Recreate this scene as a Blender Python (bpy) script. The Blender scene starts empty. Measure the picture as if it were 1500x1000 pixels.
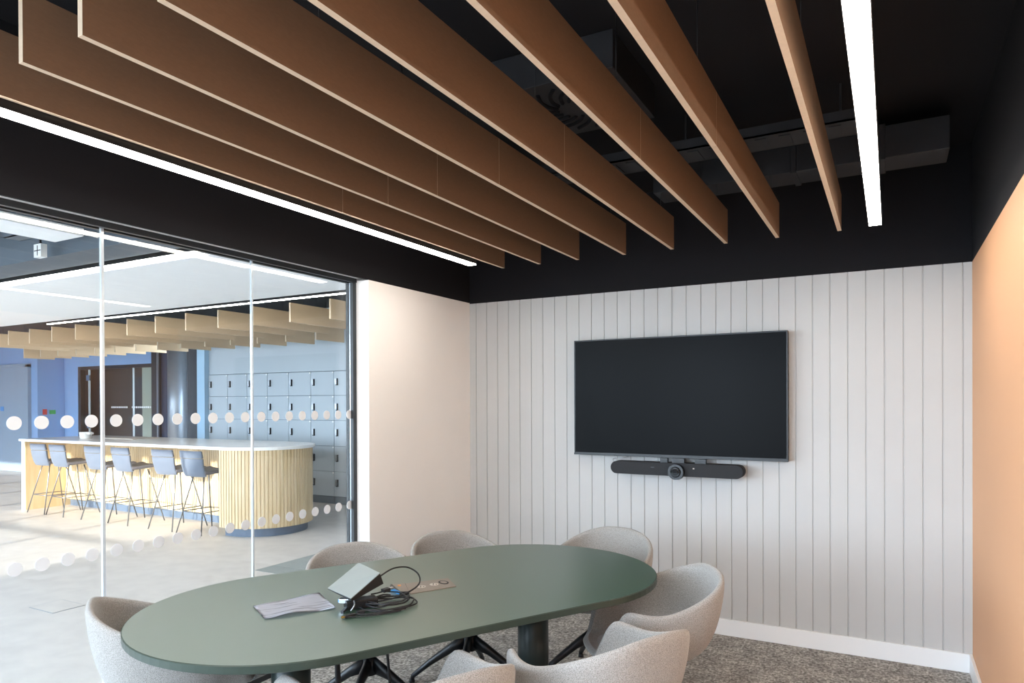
import bpy, bmesh, math, random
from mathutils import Vector, Matrix
random.seed(7)
PI = math.pi
COL = bpy.context.scene.collection
SC = bpy.context.scene

# ------------------------------------------------------------------ materials
def rgb(h):
    def f(c):
        c /= 255.0
        return c / 12.92 if c <= .04045 else ((c + .055) / 1.055) ** 2.4
    return tuple(f(int(h[i:i + 2], 16)) for i in (0, 2, 4)) + (1.0,)

def mat(name, col, rough=.6, metal=0.0, spec=.5, var=0.0, scale=40.0, bump=0.0, bscale=None, stretch=(1, 1, 1), col2=None, coat=0.0, detail=4.0, sheen=0.0, thr=None):
    m = bpy.data.materials.new(name); m.use_nodes = True
    nt = m.node_tree; n = nt.nodes; l = nt.links
    p = n['Principled BSDF']
    col = rgb(col) if isinstance(col, str) else tuple(col) + (1.0,)
    p.inputs['Base Color'].default_value = col
    p.inputs['Roughness'].default_value = rough
    p.inputs['Metallic'].default_value = metal
    p.inputs['Specular IOR Level'].default_value = spec
    p.inputs['Coat Weight'].default_value = coat
    if sheen: p.inputs['Sheen Weight'].default_value = sheen
    tc = n.new('ShaderNodeTexCoord'); mp = n.new('ShaderNodeMapping'); mp.inputs['Scale'].default_value = stretch
    l.new(tc.outputs['Object'], mp.inputs['Vector'])
    nz = n.new('ShaderNodeTexNoise'); nz.inputs['Scale'].default_value = scale; nz.inputs['Detail'].default_value = detail
    l.new(mp.outputs['Vector'], nz.inputs['Vector'])
    if var or col2:
        r = n.new('ShaderNodeValToRGB')
        c2 = (rgb(col2) if isinstance(col2, str) else tuple(c * (1 - var) for c in col[:3]) + (1.0,))
        r.color_ramp.elements[0].position = thr[0] if thr else .35; r.color_ramp.elements[1].position = thr[1] if thr else .65
        r.color_ramp.elements[0].color = c2; r.color_ramp.elements[1].color = col
        l.new(nz.outputs['Fac'], r.inputs['Fac']); l.new(r.outputs['Color'], p.inputs['Base Color'])
    if bump:
        b = n.new('ShaderNodeBump'); b.inputs['Strength'].default_value = bump; b.inputs['Distance'].default_value = .004
        if bscale:
            n2 = n.new('ShaderNodeTexNoise'); n2.inputs['Scale'].default_value = bscale; n2.inputs['Detail'].default_value = 3
            l.new(mp.outputs['Vector'], n2.inputs['Vector']); l.new(n2.outputs['Fac'], b.inputs['Height'])
        else: l.new(nz.outputs['Fac'], b.inputs['Height'])
        l.new(b.outputs['Normal'], p.inputs['Normal'])
    return m

def emit(name, col, s):
    m = bpy.data.materials.new(name); m.use_nodes = True; n = m.node_tree.nodes; n.clear()
    e = n.new('ShaderNodeEmission'); o = n.new('ShaderNodeOutputMaterial')
    e.inputs['Color'].default_value = tuple(col) + (1,); e.inputs['Strength'].default_value = s
    m.node_tree.links.new(e.outputs[0], o.inputs[0]); return m

def glassmat(name, tint=(.97, .985, .98), refl=1.0, rough=0.0):
    m = bpy.data.materials.new(name); m.use_nodes = True; n = m.node_tree.nodes; l = m.node_tree.links; n.clear()
    o = n.new('ShaderNodeOutputMaterial'); mx = n.new('ShaderNodeMixShader'); t = n.new('ShaderNodeBsdfTransparent')
    g = n.new('ShaderNodeBsdfGlossy'); g.inputs['Roughness'].default_value = rough
    ge = n.new('ShaderNodeNewGeometry'); dt = n.new('ShaderNodeVectorMath'); dt.operation = 'DOT_PRODUCT'
    l.new(ge.outputs['Incoming'], dt.inputs[0]); l.new(ge.outputs['Normal'], dt.inputs[1])
    prev = dt.outputs['Value']
    for op, k in (('ABSOLUTE', None), ('SUBTRACT', 1), ('POWER', 5), ('MULTIPLY_ADD', (.96 * refl, .04 * refl))):
        q = n.new('ShaderNodeMath'); q.operation = op
        if op == 'SUBTRACT': q.inputs[0].default_value = 1; l.new(prev, q.inputs[1])
        else: l.new(prev, q.inputs[0])
        if op == 'POWER': q.inputs[1].default_value = k
        if op == 'MULTIPLY_ADD': q.inputs[1].default_value, q.inputs[2].default_value = k
        prev = q.outputs[0]
    mm = q
    t.inputs['Color'].default_value = tuple(tint) + (1,)
    l.new(mm.outputs[0], mx.inputs[0]); l.new(t.outputs[0], mx.inputs[1]); l.new(g.outputs[0], mx.inputs[2])
    l.new(mx.outputs[0], o.inputs[0]); return m

def fabric(name, c1, c2, c3, sc=260):
    """melange felt: two noises speckling three yarn colours"""
    m = bpy.data.materials.new(name); m.use_nodes = True; n = m.node_tree.nodes; l = m.node_tree.links
    p = n['Principled BSDF']; p.inputs['Roughness'].default_value = .95; p.inputs['Specular IOR Level'].default_value = .15; p.inputs['Sheen Weight'].default_value = .25
    tc = n.new('ShaderNodeTexCoord')
    a = n.new('ShaderNodeTexNoise'); a.inputs['Scale'].default_value = sc; a.inputs['Detail'].default_value = 3
    b = n.new('ShaderNodeTexVoronoi'); b.inputs['Scale'].default_value = sc * 1.3
    l.new(tc.outputs['Object'], a.inputs['Vector']); l.new(tc.outputs['Object'], b.inputs['Vector'])
    r = n.new('ShaderNodeValToRGB'); e = r.color_ramp.elements; e[0].position = .33; e[0].color = rgb(c1); e[1].position = .66; e[1].color = rgb(c3)
    k = e.new(.5); k.color = rgb(c2)
    ad = n.new('ShaderNodeMath'); ad.operation = 'MULTIPLY_ADD'; ad.inputs[1].default_value = .35; 
    l.new(b.outputs['Distance'], ad.inputs[0]); l.new(a.outputs['Fac'], ad.inputs[2])
    su = n.new('ShaderNodeMath'); su.operation = 'SUBTRACT'; su.inputs[1].default_value = .13; l.new(ad.outputs[0], su.inputs[0])
    l.new(su.outputs[0], r.inputs['Fac']); l.new(r.outputs['Color'], p.inputs['Base Color'])
    bp = n.new('ShaderNodeBump'); bp.inputs['Strength'].default_value = .35; bp.inputs['Distance'].default_value = .002
    l.new(ad.outputs[0], bp.inputs['Height']); l.new(bp.outputs['Normal'], p.inputs['Normal'])
    return m

def carpetmat(name):
    m = bpy.data.materials.new(name); m.use_nodes = True; n = m.node_tree.nodes; l = m.node_tree.links
    p = n['Principled BSDF']; p.inputs['Roughness'].default_value = 1; p.inputs['Specular IOR Level'].default_value = .05
    tc = n.new('ShaderNodeTexCoord')
    def noise(scale, st, det=3):
        mp = n.new('ShaderNodeMapping'); mp.inputs['Scale'].default_value = st; l.new(tc.outputs['Object'], mp.inputs['Vector'])
        z = n.new('ShaderNodeTexNoise'); z.inputs['Scale'].default_value = scale; z.inputs['Detail'].default_value = det
        l.new(mp.outputs['Vector'], z.inputs['Vector']); return z
    a = noise(75, (1, .45, 1)); b = noise(75, (.45, 1, 1)); c = noise(9, (1, 1, 1), 2)
    mx = n.new('ShaderNodeMath'); mx.operation = 'MAXIMUM'; l.new(a.outputs['Fac'], mx.inputs[0]); l.new(b.outputs['Fac'], mx.inputs[1])
    r = n.new('ShaderNodeValToRGB'); e = r.color_ramp.elements; e[0].position = .42; e[0].color = rgb('74716d'); e[1].position = .70; e[1].color = rgb('d2cfca')
    k = e.new(.55); k.color = rgb('a3a09b')
    l.new(mx.outputs[0], r.inputs['Fac'])
    m2 = n.new('ShaderNodeMix'); m2.data_type = 'RGBA'; m2.blend_type = 'MULTIPLY'; m2.inputs[0].default_value = .5
    r2 = n.new('ShaderNodeValToRGB'); r2.color_ramp.elements[0].color = (.5, .5, .52, 1); r2.color_ramp.elements[0].position = .4; r2.color_ramp.elements[1].position = .6
    l.new(c.outputs['Fac'], r2.inputs['Fac']); l.new(r.outputs['Color'], m2.inputs[6]); l.new(r2.outputs['Color'], m2.inputs[7])
    l.new(m2.outputs[2], p.inputs['Base Color'])
    bp = n.new('ShaderNodeBump'); bp.inputs['Strength'].default_value = .6; bp.inputs['Distance'].default_value = .004
    l.new(mx.outputs[0], bp.inputs['Height']); l.new(bp.outputs['Normal'], p.inputs['Normal'])
    return m

M = dict(
    panel=mat('painted_panel', 'c1c1c0', .55, var=.03, scale=3),
    white=mat('warm_white_paint', 'faf6f2', .7, var=.02, scale=2),
    soffit=mat('reveal_white', 'dcdcdc', .6, var=.02, scale=2),
    trimw=mat('white_gloss_trim', 'f0f1f2', .35, var=.01, scale=2),
    orange=mat('orange_paint', 'e2ac82', .6, var=.02, scale=2),
    black=mat('black_paint', '141317', .85, spec=.3, var=.1, scale=3),
    service=mat('dark_grey_services', '262528', .6, var=.15, scale=12),
    carpet=carpetmat('tweed_carpet'),
    vinyl=mat('pale_floor', 'd2cdc9', .5, var=.05, scale=6, col2='c9c4c1'),
    mat2=mat('grey_green_carpet', '9aa09e', .9, var=.15, scale=120, bump=.2),
    tan=mat('tan_felt', '806651', .85, spec=.2, var=.07, scale=55, stretch=(1, 1, 4), bump=.1),
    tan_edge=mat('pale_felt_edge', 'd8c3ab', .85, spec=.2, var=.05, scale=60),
    tan_lit=mat('lit_tan_felt', 'f0d2ac', .85, spec=.2, var=.07, scale=55, stretch=(1, 1, 4)),  # lit copy of the tan felt, lounge brightness put into its colour
    table=mat('sage_linoleum', '34503f', .34, spec=.9, var=.04, scale=5),
    edge=mat('dark_green_edge', '364139', .4, spec=.5, var=.05, scale=30),
    blackmetal=mat('black_powder_coat', '14161a', .38, spec=.5, var=.1, scale=90),
    ped=mat('dark_green_metal', '1c2a28', .35, spec=.5, var=.08, scale=60),
    rubber=mat('black_rubber', '17171a', .55, var=.15, scale=80),
    fabric=fabric('melange_felt', '777470', '918e8a', 'a8a5a1', sc=380),
    screen=mat('screen_glass', '07080b', .3, spec=.06, var=.05, scale=3),
    bezel=mat('tv_bezel', '15171b', .3, var=.05, scale=40),
    barcloth=mat('speaker_cloth', '26282c', .8, var=.35, scale=600),
    lens=mat('lens_glass', '050507', .06, spec=.5, var=.1, scale=20),
    chrome=mat('bright_metal', 'c9ccd0', .2, metal=1, var=.05, scale=60),
    alu=mat('brushed_aluminium', 'a9adb2', .35, metal=.8, var=.06, scale=60),
    frame=mat('anthracite_frame', '23272b', .4, spec=.5, var=.08, scale=40),
    joint=mat('clear_joint_strip', 'c3ccd3', .15, spec=.8, var=.05, scale=60),
    dots=mat('frosted_vinyl', 'dfe3e7', .8, var=.02, scale=10),
    plate=mat('champagne_plate', '8f867d', .4, metal=.5, var=.06, scale=120, stretch=(1, 8, 1)),
    socket=mat('socket_plastic', 'c5bdb4', .4, var=.04, scale=30),
    blue=mat('blue_plastic', '3f8fd0', .4, var=.05, scale=30),
    amber=mat('amber_plastic', 'f09a3c', .4, var=.05, scale=30),
    box_top=mat('grey_box_lid', '848c8a', .3, spec=.5, var=.05, scale=10),
    box_side=mat('black_box_body', '121316', .4, var=.1, scale=50),
    gold=mat('gold_contact', 'd9b060', .25, metal=1, var=.05, scale=60),
    wood=mat('ash_slats', 'dcc6a2', .55, var=.2, scale=6, stretch=(3, 3, .4), col2='cfb68e'),
    plinth=mat('blue_grey_plinth', '5d6c80', .5, var=.05, scale=20),
    terrazzo=mat('white_terrazzo', 'efefed', .22, spec=.6, var=.12, scale=120, thr=(.30, .36)),
    stool_fab=mat('grey_blue_upholstery', '626d7e', .85, var=.1, scale=220, bump=.1, sheen=.2),
    stool_seat=mat('dark_grey_upholstery', '63646c', .85, var=.1, scale=220, bump=.1, sheen=.2),
    stool_leg=mat('grey_rod_metal', '83868a', .35, metal=.7, var=.05, scale=80),
    locker=mat('pale_blue_locker', 'b4c0ca', .42, spec=.5, var=.02, scale=4),
    lockgap=mat('locker_carcass', '55636f', .6, var=.05, scale=10),
    bluewall=mat('blue_paint', '84a8d4', .7, var=.02, scale=2),
    bluepost=mat('light_blue_paint', 'a6cbe8', .6, var=.02, scale=2),
    door=mat('grey_blue_door', '8fa2b4', .5, var=.03, scale=5),
    navy=mat('navy_panel', '2c3850', .5, var=.05, scale=5),
    dark=mat('dark_panel', '3c4149', .5, var=.06, scale=5),
    brown=mat('dark_brown_panel', '4a4240', .5, var=.06, scale=5),
    greige=mat('grey_green_panel', 'a9aea2', .6, var=.04, scale=5),
    column=mat('steel_column', '8d949c', .35, metal=.5, var=.05, scale=10),
    raft=mat('white_acoustic_raft', 'f8f9fa', .8, var=.02, scale=8),
    beam=mat('grey_blue_beam', '56616c', .6, var=.05, scale=6),
    ceilout=mat('dark_ceiling', '1f2225', .8, var=.2, scale=4),
    sheet=mat('striped_grey_sheet', 'd2d3dc', .6, col2='777985', thr=(.32, .46), scale=26, stretch=(.25, 3, 1), bump=.25),
    sheet_edge=mat('sheet_black_edge', '1a1a1e', .6, var=.1, scale=20),
    facade=mat('facade_panel', 'b9bbbd', .7, var=.05, scale=3),
    blocker_coat=mat('pale_render', 'c6c4c0', .8, var=.08, scale=1.5),  # coat of the added sun-blocking block outside
    ground=mat('paving', '9c9a96', .9, var=.1, scale=1.2),
    red=mat('red_sign', 'd0403a', .5, var=.03, scale=10),
    green=mat('green_sign', '3fae5a', .5, var=.03, scale=10),
    ceramic=mat('white_ceramic', 'f3f3f1', .3, var=.02, scale=10),
    glass=glassmat('clear_glass', refl=1.0),
    glass_far=glassmat('far_glass', refl=.15),
    lamp=emit('warm_white_diffuser', (1.0, .93, .84), 31.0),
    lamp_out=emit('cool_white_diffuser', (1.0, .95, .88), 40.0),
)

M['table'].node_tree.nodes['Principled BSDF'].inputs['IOR'].default_value = 2.1

# ------------------------------------------------------------------ mesh helpers
def box(bm, x0, x1, y0, y1, z0, z1, mi=0, bev=0.0, mtx=None):
    if x0 > x1: x0, x1 = x1, x0
    if y0 > y1: y0, y1 = y1, y0
    if z0 > z1: z0, z1 = z1, z0
    vs = [bm.verts.new(c) for c in ((x0, y0, z0), (x1, y0, z0), (x1, y1, z0), (x0, y1, z0), (x0, y0, z1), (x1, y0, z1), (x1, y1, z1), (x0, y1, z1))]
    fs = [bm.faces.new([vs[i] for i in f]) for f in ((0, 3, 2, 1), (4, 5, 6, 7), (0, 1, 5, 4), (1, 2, 6, 5), (2, 3, 7, 6), (3, 0, 4, 7))]
    for f in fs: f.material_index = mi
    if mtx: bmesh.ops.transform(bm, matrix=mtx, verts=vs)
    if bev:
        es = list({e for f in fs for e in f.edges})
        r = bmesh.ops.bevel(bm, geom=es, offset=bev, segments=2, affect='EDGES', profile=.6)
        for f in r['faces']: f.material_index = mi
    return vs

def prism(bm, pts, lo, hi, axis='z', mi=0, smooth=False, cap=True):
    def mk(p, h):
        if axis == 'z': return (p[0], p[1], h)
        if axis == 'y': return (p[0], h, p[1])
        return (h, p[0], p[1])
    a = [bm.verts.new(mk(p, lo)) for p in pts]; b = [bm.verts.new(mk(p, hi)) for p in pts]
    n = len(pts)
    for i in range(n):
        f = bm.faces.new((a[i], a[(i + 1) % n], b[(i + 1) % n], b[i])); f.material_index = mi; f.smooth = smooth
    if cap:
        f = bm.faces.new(a[::-1]); f.material_index = mi
        f = bm.faces.new(b); f.material_index = mi
    return a + b

def cyl(bm, p0, p1, r0, r1=None, seg=20, mi=0, cap=True):
    r1 = r0 if r1 is None else r1
    p0, p1 = Vector(p0), Vector(p1); ax = (p1 - p0).normalized()
    s = ax.cross(Vector((0, 0, 1)));
    if s.length < 1e-4: s = Vector((1, 0, 0))
    s.normalize(); t = ax.cross(s)
    A = []; B = []
    for i in range(seg):
        a = 2 * PI * i / seg; d = s * math.cos(a) + t * math.sin(a)
        A.append(bm.verts.new(p0 + d * r0)); B.append(bm.verts.new(p1 + d * r1))
    for i in range(seg):
        f = bm.faces.new((A[i], A[(i + 1) % seg], B[(i + 1) % seg], B[i])); f.smooth = True; f.material_index = mi
    if cap:
        bm.faces.new(A[::-1]).material_index = mi; bm.faces.new(B).material_index = mi

def lathe(bm, prof, seg=28, mi=0, centre=(0, 0)):
    rings = []
    for r, z in prof:
        rings.append([bm.verts.new((centre[0] + max(r, .0004) * math.cos(2 * PI * i / seg), centre[1] + max(r, .0004) * math.sin(2 * PI * i / seg), z)) for i in range(seg)])
    for a, b in zip(rings, rings[1:]):
        for i in range(seg):
            f = bm.faces.new((a[i], a[(i + 1) % seg], b[(i + 1) % seg], b[i])); f.smooth = True; f.material_index = mi

def smoothpts(pts, k=6):
    P = [Vector(p) for p in pts]; out = []
    for i in range(len(P) - 1):
        p0 = P[max(i - 1, 0)]; p1 = P[i]; p2 = P[i + 1]; p3 = P[min(i + 2, len(P) - 1)]
        for j in range(k):
            t = j / k
            out.append(.5 * ((2 * p1) + (-p0 + p2) * t + (2 * p0 - 5 * p1 + 4 * p2 - p3) * t * t + (-p0 + 3 * p1 - 3 * p2 + p3) * t ** 3))
    out.append(P[-1]); return out

def tube(bm, pts, r, seg=8, mi=0, k=6):
    pts = smoothpts(pts, k) if k > 1 else [Vector(p) for p in pts]
    rings = []; prev = None
    for i, p in enumerate(pts):
        d = (pts[min(i + 1, len(pts) - 1)] - pts[max(i - 1, 0)]).normalized()
        if prev is None:
            prev = d.cross(Vector((0, 0, 1)))
            if prev.length < 1e-3: prev = Vector((1, 0, 0))
        s = (prev - d * prev.dot(d)).normalized(); prev = s; t = d.cross(s)
        rings.append([bm.verts.new(p + (s * math.cos(2 * PI * j / seg) + t * math.sin(2 * PI * j / seg)) * r) for j in range(seg)])
    for a, b in zip(rings, rings[1:]):
        for j in range(seg):
            f = bm.faces.new((a[j], a[(j + 1) % seg], b[(j + 1) % seg], b[j])); f.smooth = True; f.material_index = mi
    bm.faces.new(rings[0][::-1]).material_index = mi; bm.faces.new(rings[-1]).material_index = mi

def obj(name, bm, mats, parent=None, fix=True):
    if fix: bmesh.ops.recalc_face_normals(bm, faces=bm.faces)
    me = bpy.data.meshes.new(name); bm.to_mesh(me); bm.free()
    for m in (mats if isinstance(mats, (list, tuple)) else [mats]): me.materials.append(M[m])
    o = bpy.data.objects.new(name, me); COL.objects.link(o)
    if parent: o.parent = parent
    return o

def B(): return bmesh.new()
def boxes(name, mats, L, parent=None, bev=0.0):
    bm = B()
    for q in L: box(bm, *q[:6], mi=(q[6] if len(q) > 6 else 0), bev=bev)
    return obj(name, bm, mats, parent)

def tag(o, label, cat, group=None):
    o['label'] = label; o['category'] = cat
    if group: o['group'] = group
    return o
def struct(name, mats, L, parent=None, bev=0.0, label=None):
    o = boxes(name, mats, L, parent, bev)
    if not parent: o['kind'] = 'structure'
    if label: o['label'] = label
    return o
def thing(name, label, cat, loc=(0, 0, 0), rz=0.0, group=None):
    o = bpy.data.objects.new(name, None); o.empty_display_size = .1; COL.objects.link(o)
    o.location = loc; o.rotation_euler = (0, 0, rz); return tag(o, label, cat, group)
def dup(root, loc, rz, label, sub=True):
    r = root.copy(); COL.objects.link(r); r.location = loc; r.rotation_euler = (0, 0, rz); r['label'] = label
    for ch in list(root.children):
        c = ch.copy(); COL.objects.link(c); c.parent = r
        for g in list(ch.children):
            d = g.copy(); COL.objects.link(d); d.parent = c
    return r

ORD = ['nearest', 'second', 'third', 'fourth', 'fifth', 'sixth', 'seventh', 'eighth', 'ninth', 'tenth', 'eleventh', 'twelfth', 'thirteenth', 'fourteenth', 'fifteenth', 'sixteenth', 'seventeenth']

# ------------------------------------------------------------------ room shell
XL, XR, YB, YF, HS, HC = -2.90, .40, 4.60, -1.20, 2.29, 2.95   # left wall, right wall, tv wall, window wall, wall head, slab
XG = -3.03
struct('floor', 'carpet', [(-3.10, XR, YF, YB, -.06, 0)])
struct('ceiling', 'black', [(XL - .02, XR, YF, YB, HC, HC + .08)])
struct('wall_right', 'orange', [(XR, XR + .12, YF, YB + .12, 0, HS)])
# grooved tv wall as one extruded profile
bm = B(); pts = [(XR, YB + .12), (XR, YB)]
gx = .357
while gx > XL + .03:
    pts += [(gx + .0035, YB), (gx + .0015, YB + .006), (gx - .0015, YB + .006), (gx - .0035, YB)]; gx -= .0969
pts += [(XL, YB), (XL, YB + .12)]
prism(bm, pts, 0, HS); o = obj('wall_back', bm, 'panel'); o['kind'] = 'structure'
struct('wall_left', 'white', [(-3.062, XL, 3.40, YB + .12, 0, 2.297)])
struct('trim_1', 'black', [(XL - .015, XL, YF, YB, 2.298, HC)], label='black bulkhead above the glass partition')
struct('trim_2', 'black', [(XL, XR, YB, YB + .12, HS, HC)], label='black bulkhead above the grooved wall')
struct('trim_3', 'black', [(XR, XR + .12, YF, YB + .12, HS, HC)], label='black bulkhead above the orange wall')
struct('trim_4', 'soffit', [(-3.16, XL - .015, YF, YB + .12, 2.312, HC)], label='pale head lining above the glass')
struct('baseboard_back', 'trimw', [(XL, XR, YB - .016, YB - .0005, 0, .105)], bev=.002)
struct('baseboard_right', 'trimw', [(XR - .016, XR - .0005, YF, YB - .017, 0, .105)], bev=.002)
struct('baseboard_left', 'trimw', [(XL + .0005, XL + .016, 3.40, YB - .017, 0, .105)], bev=.002)

# glazed partition: header track, end post, panes with dots and joint strips
o = struct('trim_5', ['frame', 'alu'], [(XG - .035, XG - .012, YF, 3.40, 2.284, 2.312), (XG - .012, XG + .012, YF, 3.40, 2.296, 2.312, 1), (XG + .012, XG + .035, YF, 3.40, 2.286, 2.312)], label='dark head track of the glass partition')
o = struct('trim_6', ['frame', 'alu'], [(XG - .03, XG - .008, 3.368, 3.40, 0, 2.284), (XG + .008, XG + .03, 3.368, 3.40, 0, 2.284), (XG - .008, XG + .008, 3.372, 3.40, 0, 2.284, 1)], label='dark end post of the glass partition')
struct('trim_7', 'frame', [(XG - .025, XG + .025, YF, 3.37, 0, .03)], label='dark floor track of the glass partition')
def dots(bm, y0):
    for z in (1.444, .868):
        for i in range(8):
            cyl(bm, (XG + .0075, y0 + .055 + .1 * i, z), (XG + .0095, y0 + .055 + .1 * i, z), .0275, seg=28)
for i in range(6):
    y1 = 3.372 - (0 if i == 0 else .774 + .808 * (i - 1)); y0 = 2.598 - .808 * i
    if y0 < YF: y0 = YF + .01
    w = struct('window_%d' % (i + 1), 'glass', [(XG - .006, XG + .006, y0 + .001, y1 - .001, .03, 2.296)], label='clear glass pane of the partition')
    bm = B()
    if i == 0: dots(bm, y0)
    elif y1 - y0 > .7: dots(bm, y0)
    d = obj('privacy_dots', bm, 'dots', w); d['label'] = 'two rows of white privacy dots'
    if i < 5:
        s = boxes('joint_strip', 'joint', [(XG - .007, XG + .007, y0 - .0045 if i == 0 else y0 - .006, y0 + .0045 if i == 0 else y0 + .006, .03, 2.296)], w)

# window wall behind the camera: window band from side to side
XE = -19.0
struct('wall_front', 'facade', [(XE, XR + .12, YF - .16, YF, -.3, .35), (XE, XR + .12, YF - .16, YF, 2.62, 3.03), (-3.16, -2.95, YF - .16, YF, .35, 2.62), (.25, XR + .12, YF - .16, YF, .35, 2.62)])
bm = B()
x = XE
while x < .3:
    if not (-3.5 < x < -2.8): box(bm, x, x + .06, YF - .12, YF - .05, .35, 2.62)
    x += 1.45
box(bm, XE, .25, YF - .11, YF - .06, .35, .41); box(bm, XE, .25, YF - .11, YF - .06, 2.56, 2.62); box(bm, XE, -3.16, YF - .11, YF - .06, 1.42, 1.47)
o = obj('window_7', bm, 'frame'); o['kind'] = 'structure'; o['label'] = 'window frames on the daylight side'

# services above the baffles
t = thing('ceiling_duct', 'dark metal duct crossing the black ceiling beside the right light strip', 'duct', (-.6, 4.02, 2.72))
bm = B(); box(bm, -.6, .85, -.13, .10, 0, .16, bev=.004); obj('duct_body', bm, 'service', t)
for xx in (-.35, .14, .55):
    bm = B(); box(bm, xx, xx + .03, -.14, .11, -.008, .168, bev=.003); obj('flange', bm, 'service', t)
for xx in (-.3, .5): boxes('hanger', 'service', [(xx, xx + .01, -.02, -.01, .16, .23)], t)
t = thing('cable_tray', 'dark perforated cable tray hung above the ceiling baffles', 'cable tray', (-1.0, 3.35, 2.74))
bm = B(); box(bm, -1.6, .95, 0, .2, 0, .008); box(bm, -1.6, .95, 0, .006, 0, .05); box(bm, -1.6, .95, .194, .2, 0, .05)
for i in range(24): box(bm, -1.55 + i * .105, -1.50 + i * .105, .03, .17, -.004, 0)
obj('tray_body', bm, 'service', t)
for xx in (-1.4, .1, .8): boxes('hanger', 'service', [(xx, xx + .008, .096, .104, .008, .21)], t)
t = thing('air_diffuser', 'dark square air diffuser with curved swirl slots above the baffles', 'vent', (-1.2, 2.78, 2.80))
bm = B(); box(bm, -.27, .27, -.27, .27, 0, .15, bev=.004); obj('diffuser_plate', bm, 'service', t)
bm = B()
for i in range(16):
    a = 2 * PI * i / 16
    tube(bm, [(math.cos(a + .25 * j) * (.08 + .045 * j), math.sin(a + .25 * j) * (.08 + .045 * j), -.002) for j in range(4)], .009, seg=6)
obj('swirl_slots', bm, 'black', t)

# ------------------------------------------------------------------ linear lights in the meeting room
def linear(name, label, x0, x1, y0, y1, z, group, lampm='lamp', h=.07, axis='y', wires=True, drop=HC):
    t = thing(name, label, 'light', ((x0 + x1) / 2, (y0 + y1) / 2, z), 0, group)
    hx, hy = (x1 - x0) / 2, (y1 - y0) / 2
    bm = B(); box(bm, -hx - .003, hx + .003, -hy - .004, hy + .004, .006, h, bev=.002); obj('housing', bm, 'blackmetal', t)
    bm = B(); box(bm, -hx, hx, -hy, hy, 0, .008); obj('diffuser', bm, lampm, t)
    if wires:
        for k in (-.7, 0, .7):
            bm = B(); px, py = (0, hy * k) if axis == 'y' else (hx * k, 0)
            cyl(bm, (px, py, h), (px, py, drop - z), .0012, seg=6); obj('hanging_wire', bm, 'alu', t)
    return t
linear('linear_light', 'glowing light strip hung near the orange wall', -.094, -.039, -.4, 3.955, 2.407, 'light strips in the meeting room')
linear('linear_light', 'glowing light strip hung along the glass partition', -2.407, -2.352, -.4, 3.81, 2.407, 'light strips in the meeting room')

# ceiling baffles over the table
FX = [-.241, -.558, -.841, -1.158, -1.461, -1.778, -2.056, -2.334]
proto = None
for i, x in enumerate(FX):
    lab = 'tan ceiling baffle, %s from the light strip by the orange wall' % (ORD[i] if i else 'first')
    if i == 0:
        t = thing('ceiling_baffle', lab, 'ceiling baffle', (x, 0, 2.44), 0, 'tan baffles over the meeting table')
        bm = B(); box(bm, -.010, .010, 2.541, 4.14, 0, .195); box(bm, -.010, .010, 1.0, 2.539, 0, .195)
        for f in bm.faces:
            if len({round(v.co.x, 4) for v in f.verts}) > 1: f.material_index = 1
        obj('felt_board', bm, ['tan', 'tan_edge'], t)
        for yy in (1.5, 2.3, 3.9):
            bm = B(); cyl(bm, (0, yy, .195), (0, yy, .51), .0015, seg=6); obj('hanging_wire', bm, 'blackmetal', t)
        proto = t
    else: dup(proto, (x, 0, 2.44), 0, lab)

# ------------------------------------------------------------------ tv and video bar
t = thing('television', 'large black flat screen mounted on the grooved white wall', 'television', (-1.262, 4.52, 1.549))
bm = B(); box(bm, -.713, .713, 0, .045, -.404, .404, bev=.004); obj('casing', bm, 'bezel', t)
bm = B(); box(bm, -.703, .703, -.002, .004, -.385, .396); obj('screen', bm, 'screen', t)
bm = B(); box(bm, -.3, .3, .045, .078, -.2, .2, bev=.003); obj('wall_mount', bm, 'blackmetal', t)
bm = B(); box(bm, -.713, .713, -.0035, .002, -.404, -.390, bev=.001); obj('lower_bezel', bm, 'frame', t)
t = thing('video_bar', 'charcoal video bar with round camera mounted just below the television', 'video bar', (-1.243, 4.46, 1.073))
def stadium(hw, r, n=12):
    P = []
    for i in range(n + 1):
        a = -PI / 2 + PI * i / n; P.append((hw - r + r * math.cos(a), r * math.sin(a)))
    for i in range(n + 1):
        a = PI / 2 + PI * i / n; P.append((-hw + r + r * math.cos(a), r * math.sin(a)))
    return P
bm = B(); prism(bm, stadium(.436, .042), .0, .10, 'y', smooth=True); obj('bar_body', bm, 'barcloth', t)
bm = B(); cyl(bm, (.021, -.035, -.012), (.021, .01, -.012), .050, .054, seg=40); obj('camera_housing', bm, 'bezel', t)
bm = B(); cyl(bm, (.021, -.043, -.012), (.021, -.034, -.012), .030, .036, seg=36)
cyl(bm, (.021, -.046, -.012), (.021, -.042, -.012), .016, .020, seg=30); l = obj('camera_lens', bm, 'lens', t)
bm = B(); box(bm, .125, .135, -.003, .0, .008, .016); obj('status_lamp', bm, 'socket', t)
bm = B(); box(bm, -.155, -.13, -.003, .0, .006, .013); obj('badge', bm, 'frame', t)
bm = B(); box(bm, -.10, -.05, .03, .06, .04, .071); box(bm, .13, .20, .03, .06, .04, .071); box(bm, -.02, .06, .03, .06, .04, .071); box(bm, -.1, .1, .10, .138, -.03, .03); obj('mounting_bracket', bm, 'blackmetal', t)
bm = B(); tube(bm, [(-.43, .05, .03), (-.44, .06, .05), (-.41, .07, .058), (-.37, .07, .062), (-.34, .09, .066)], .0025); obj('cable', bm, 'alu', t)

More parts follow.
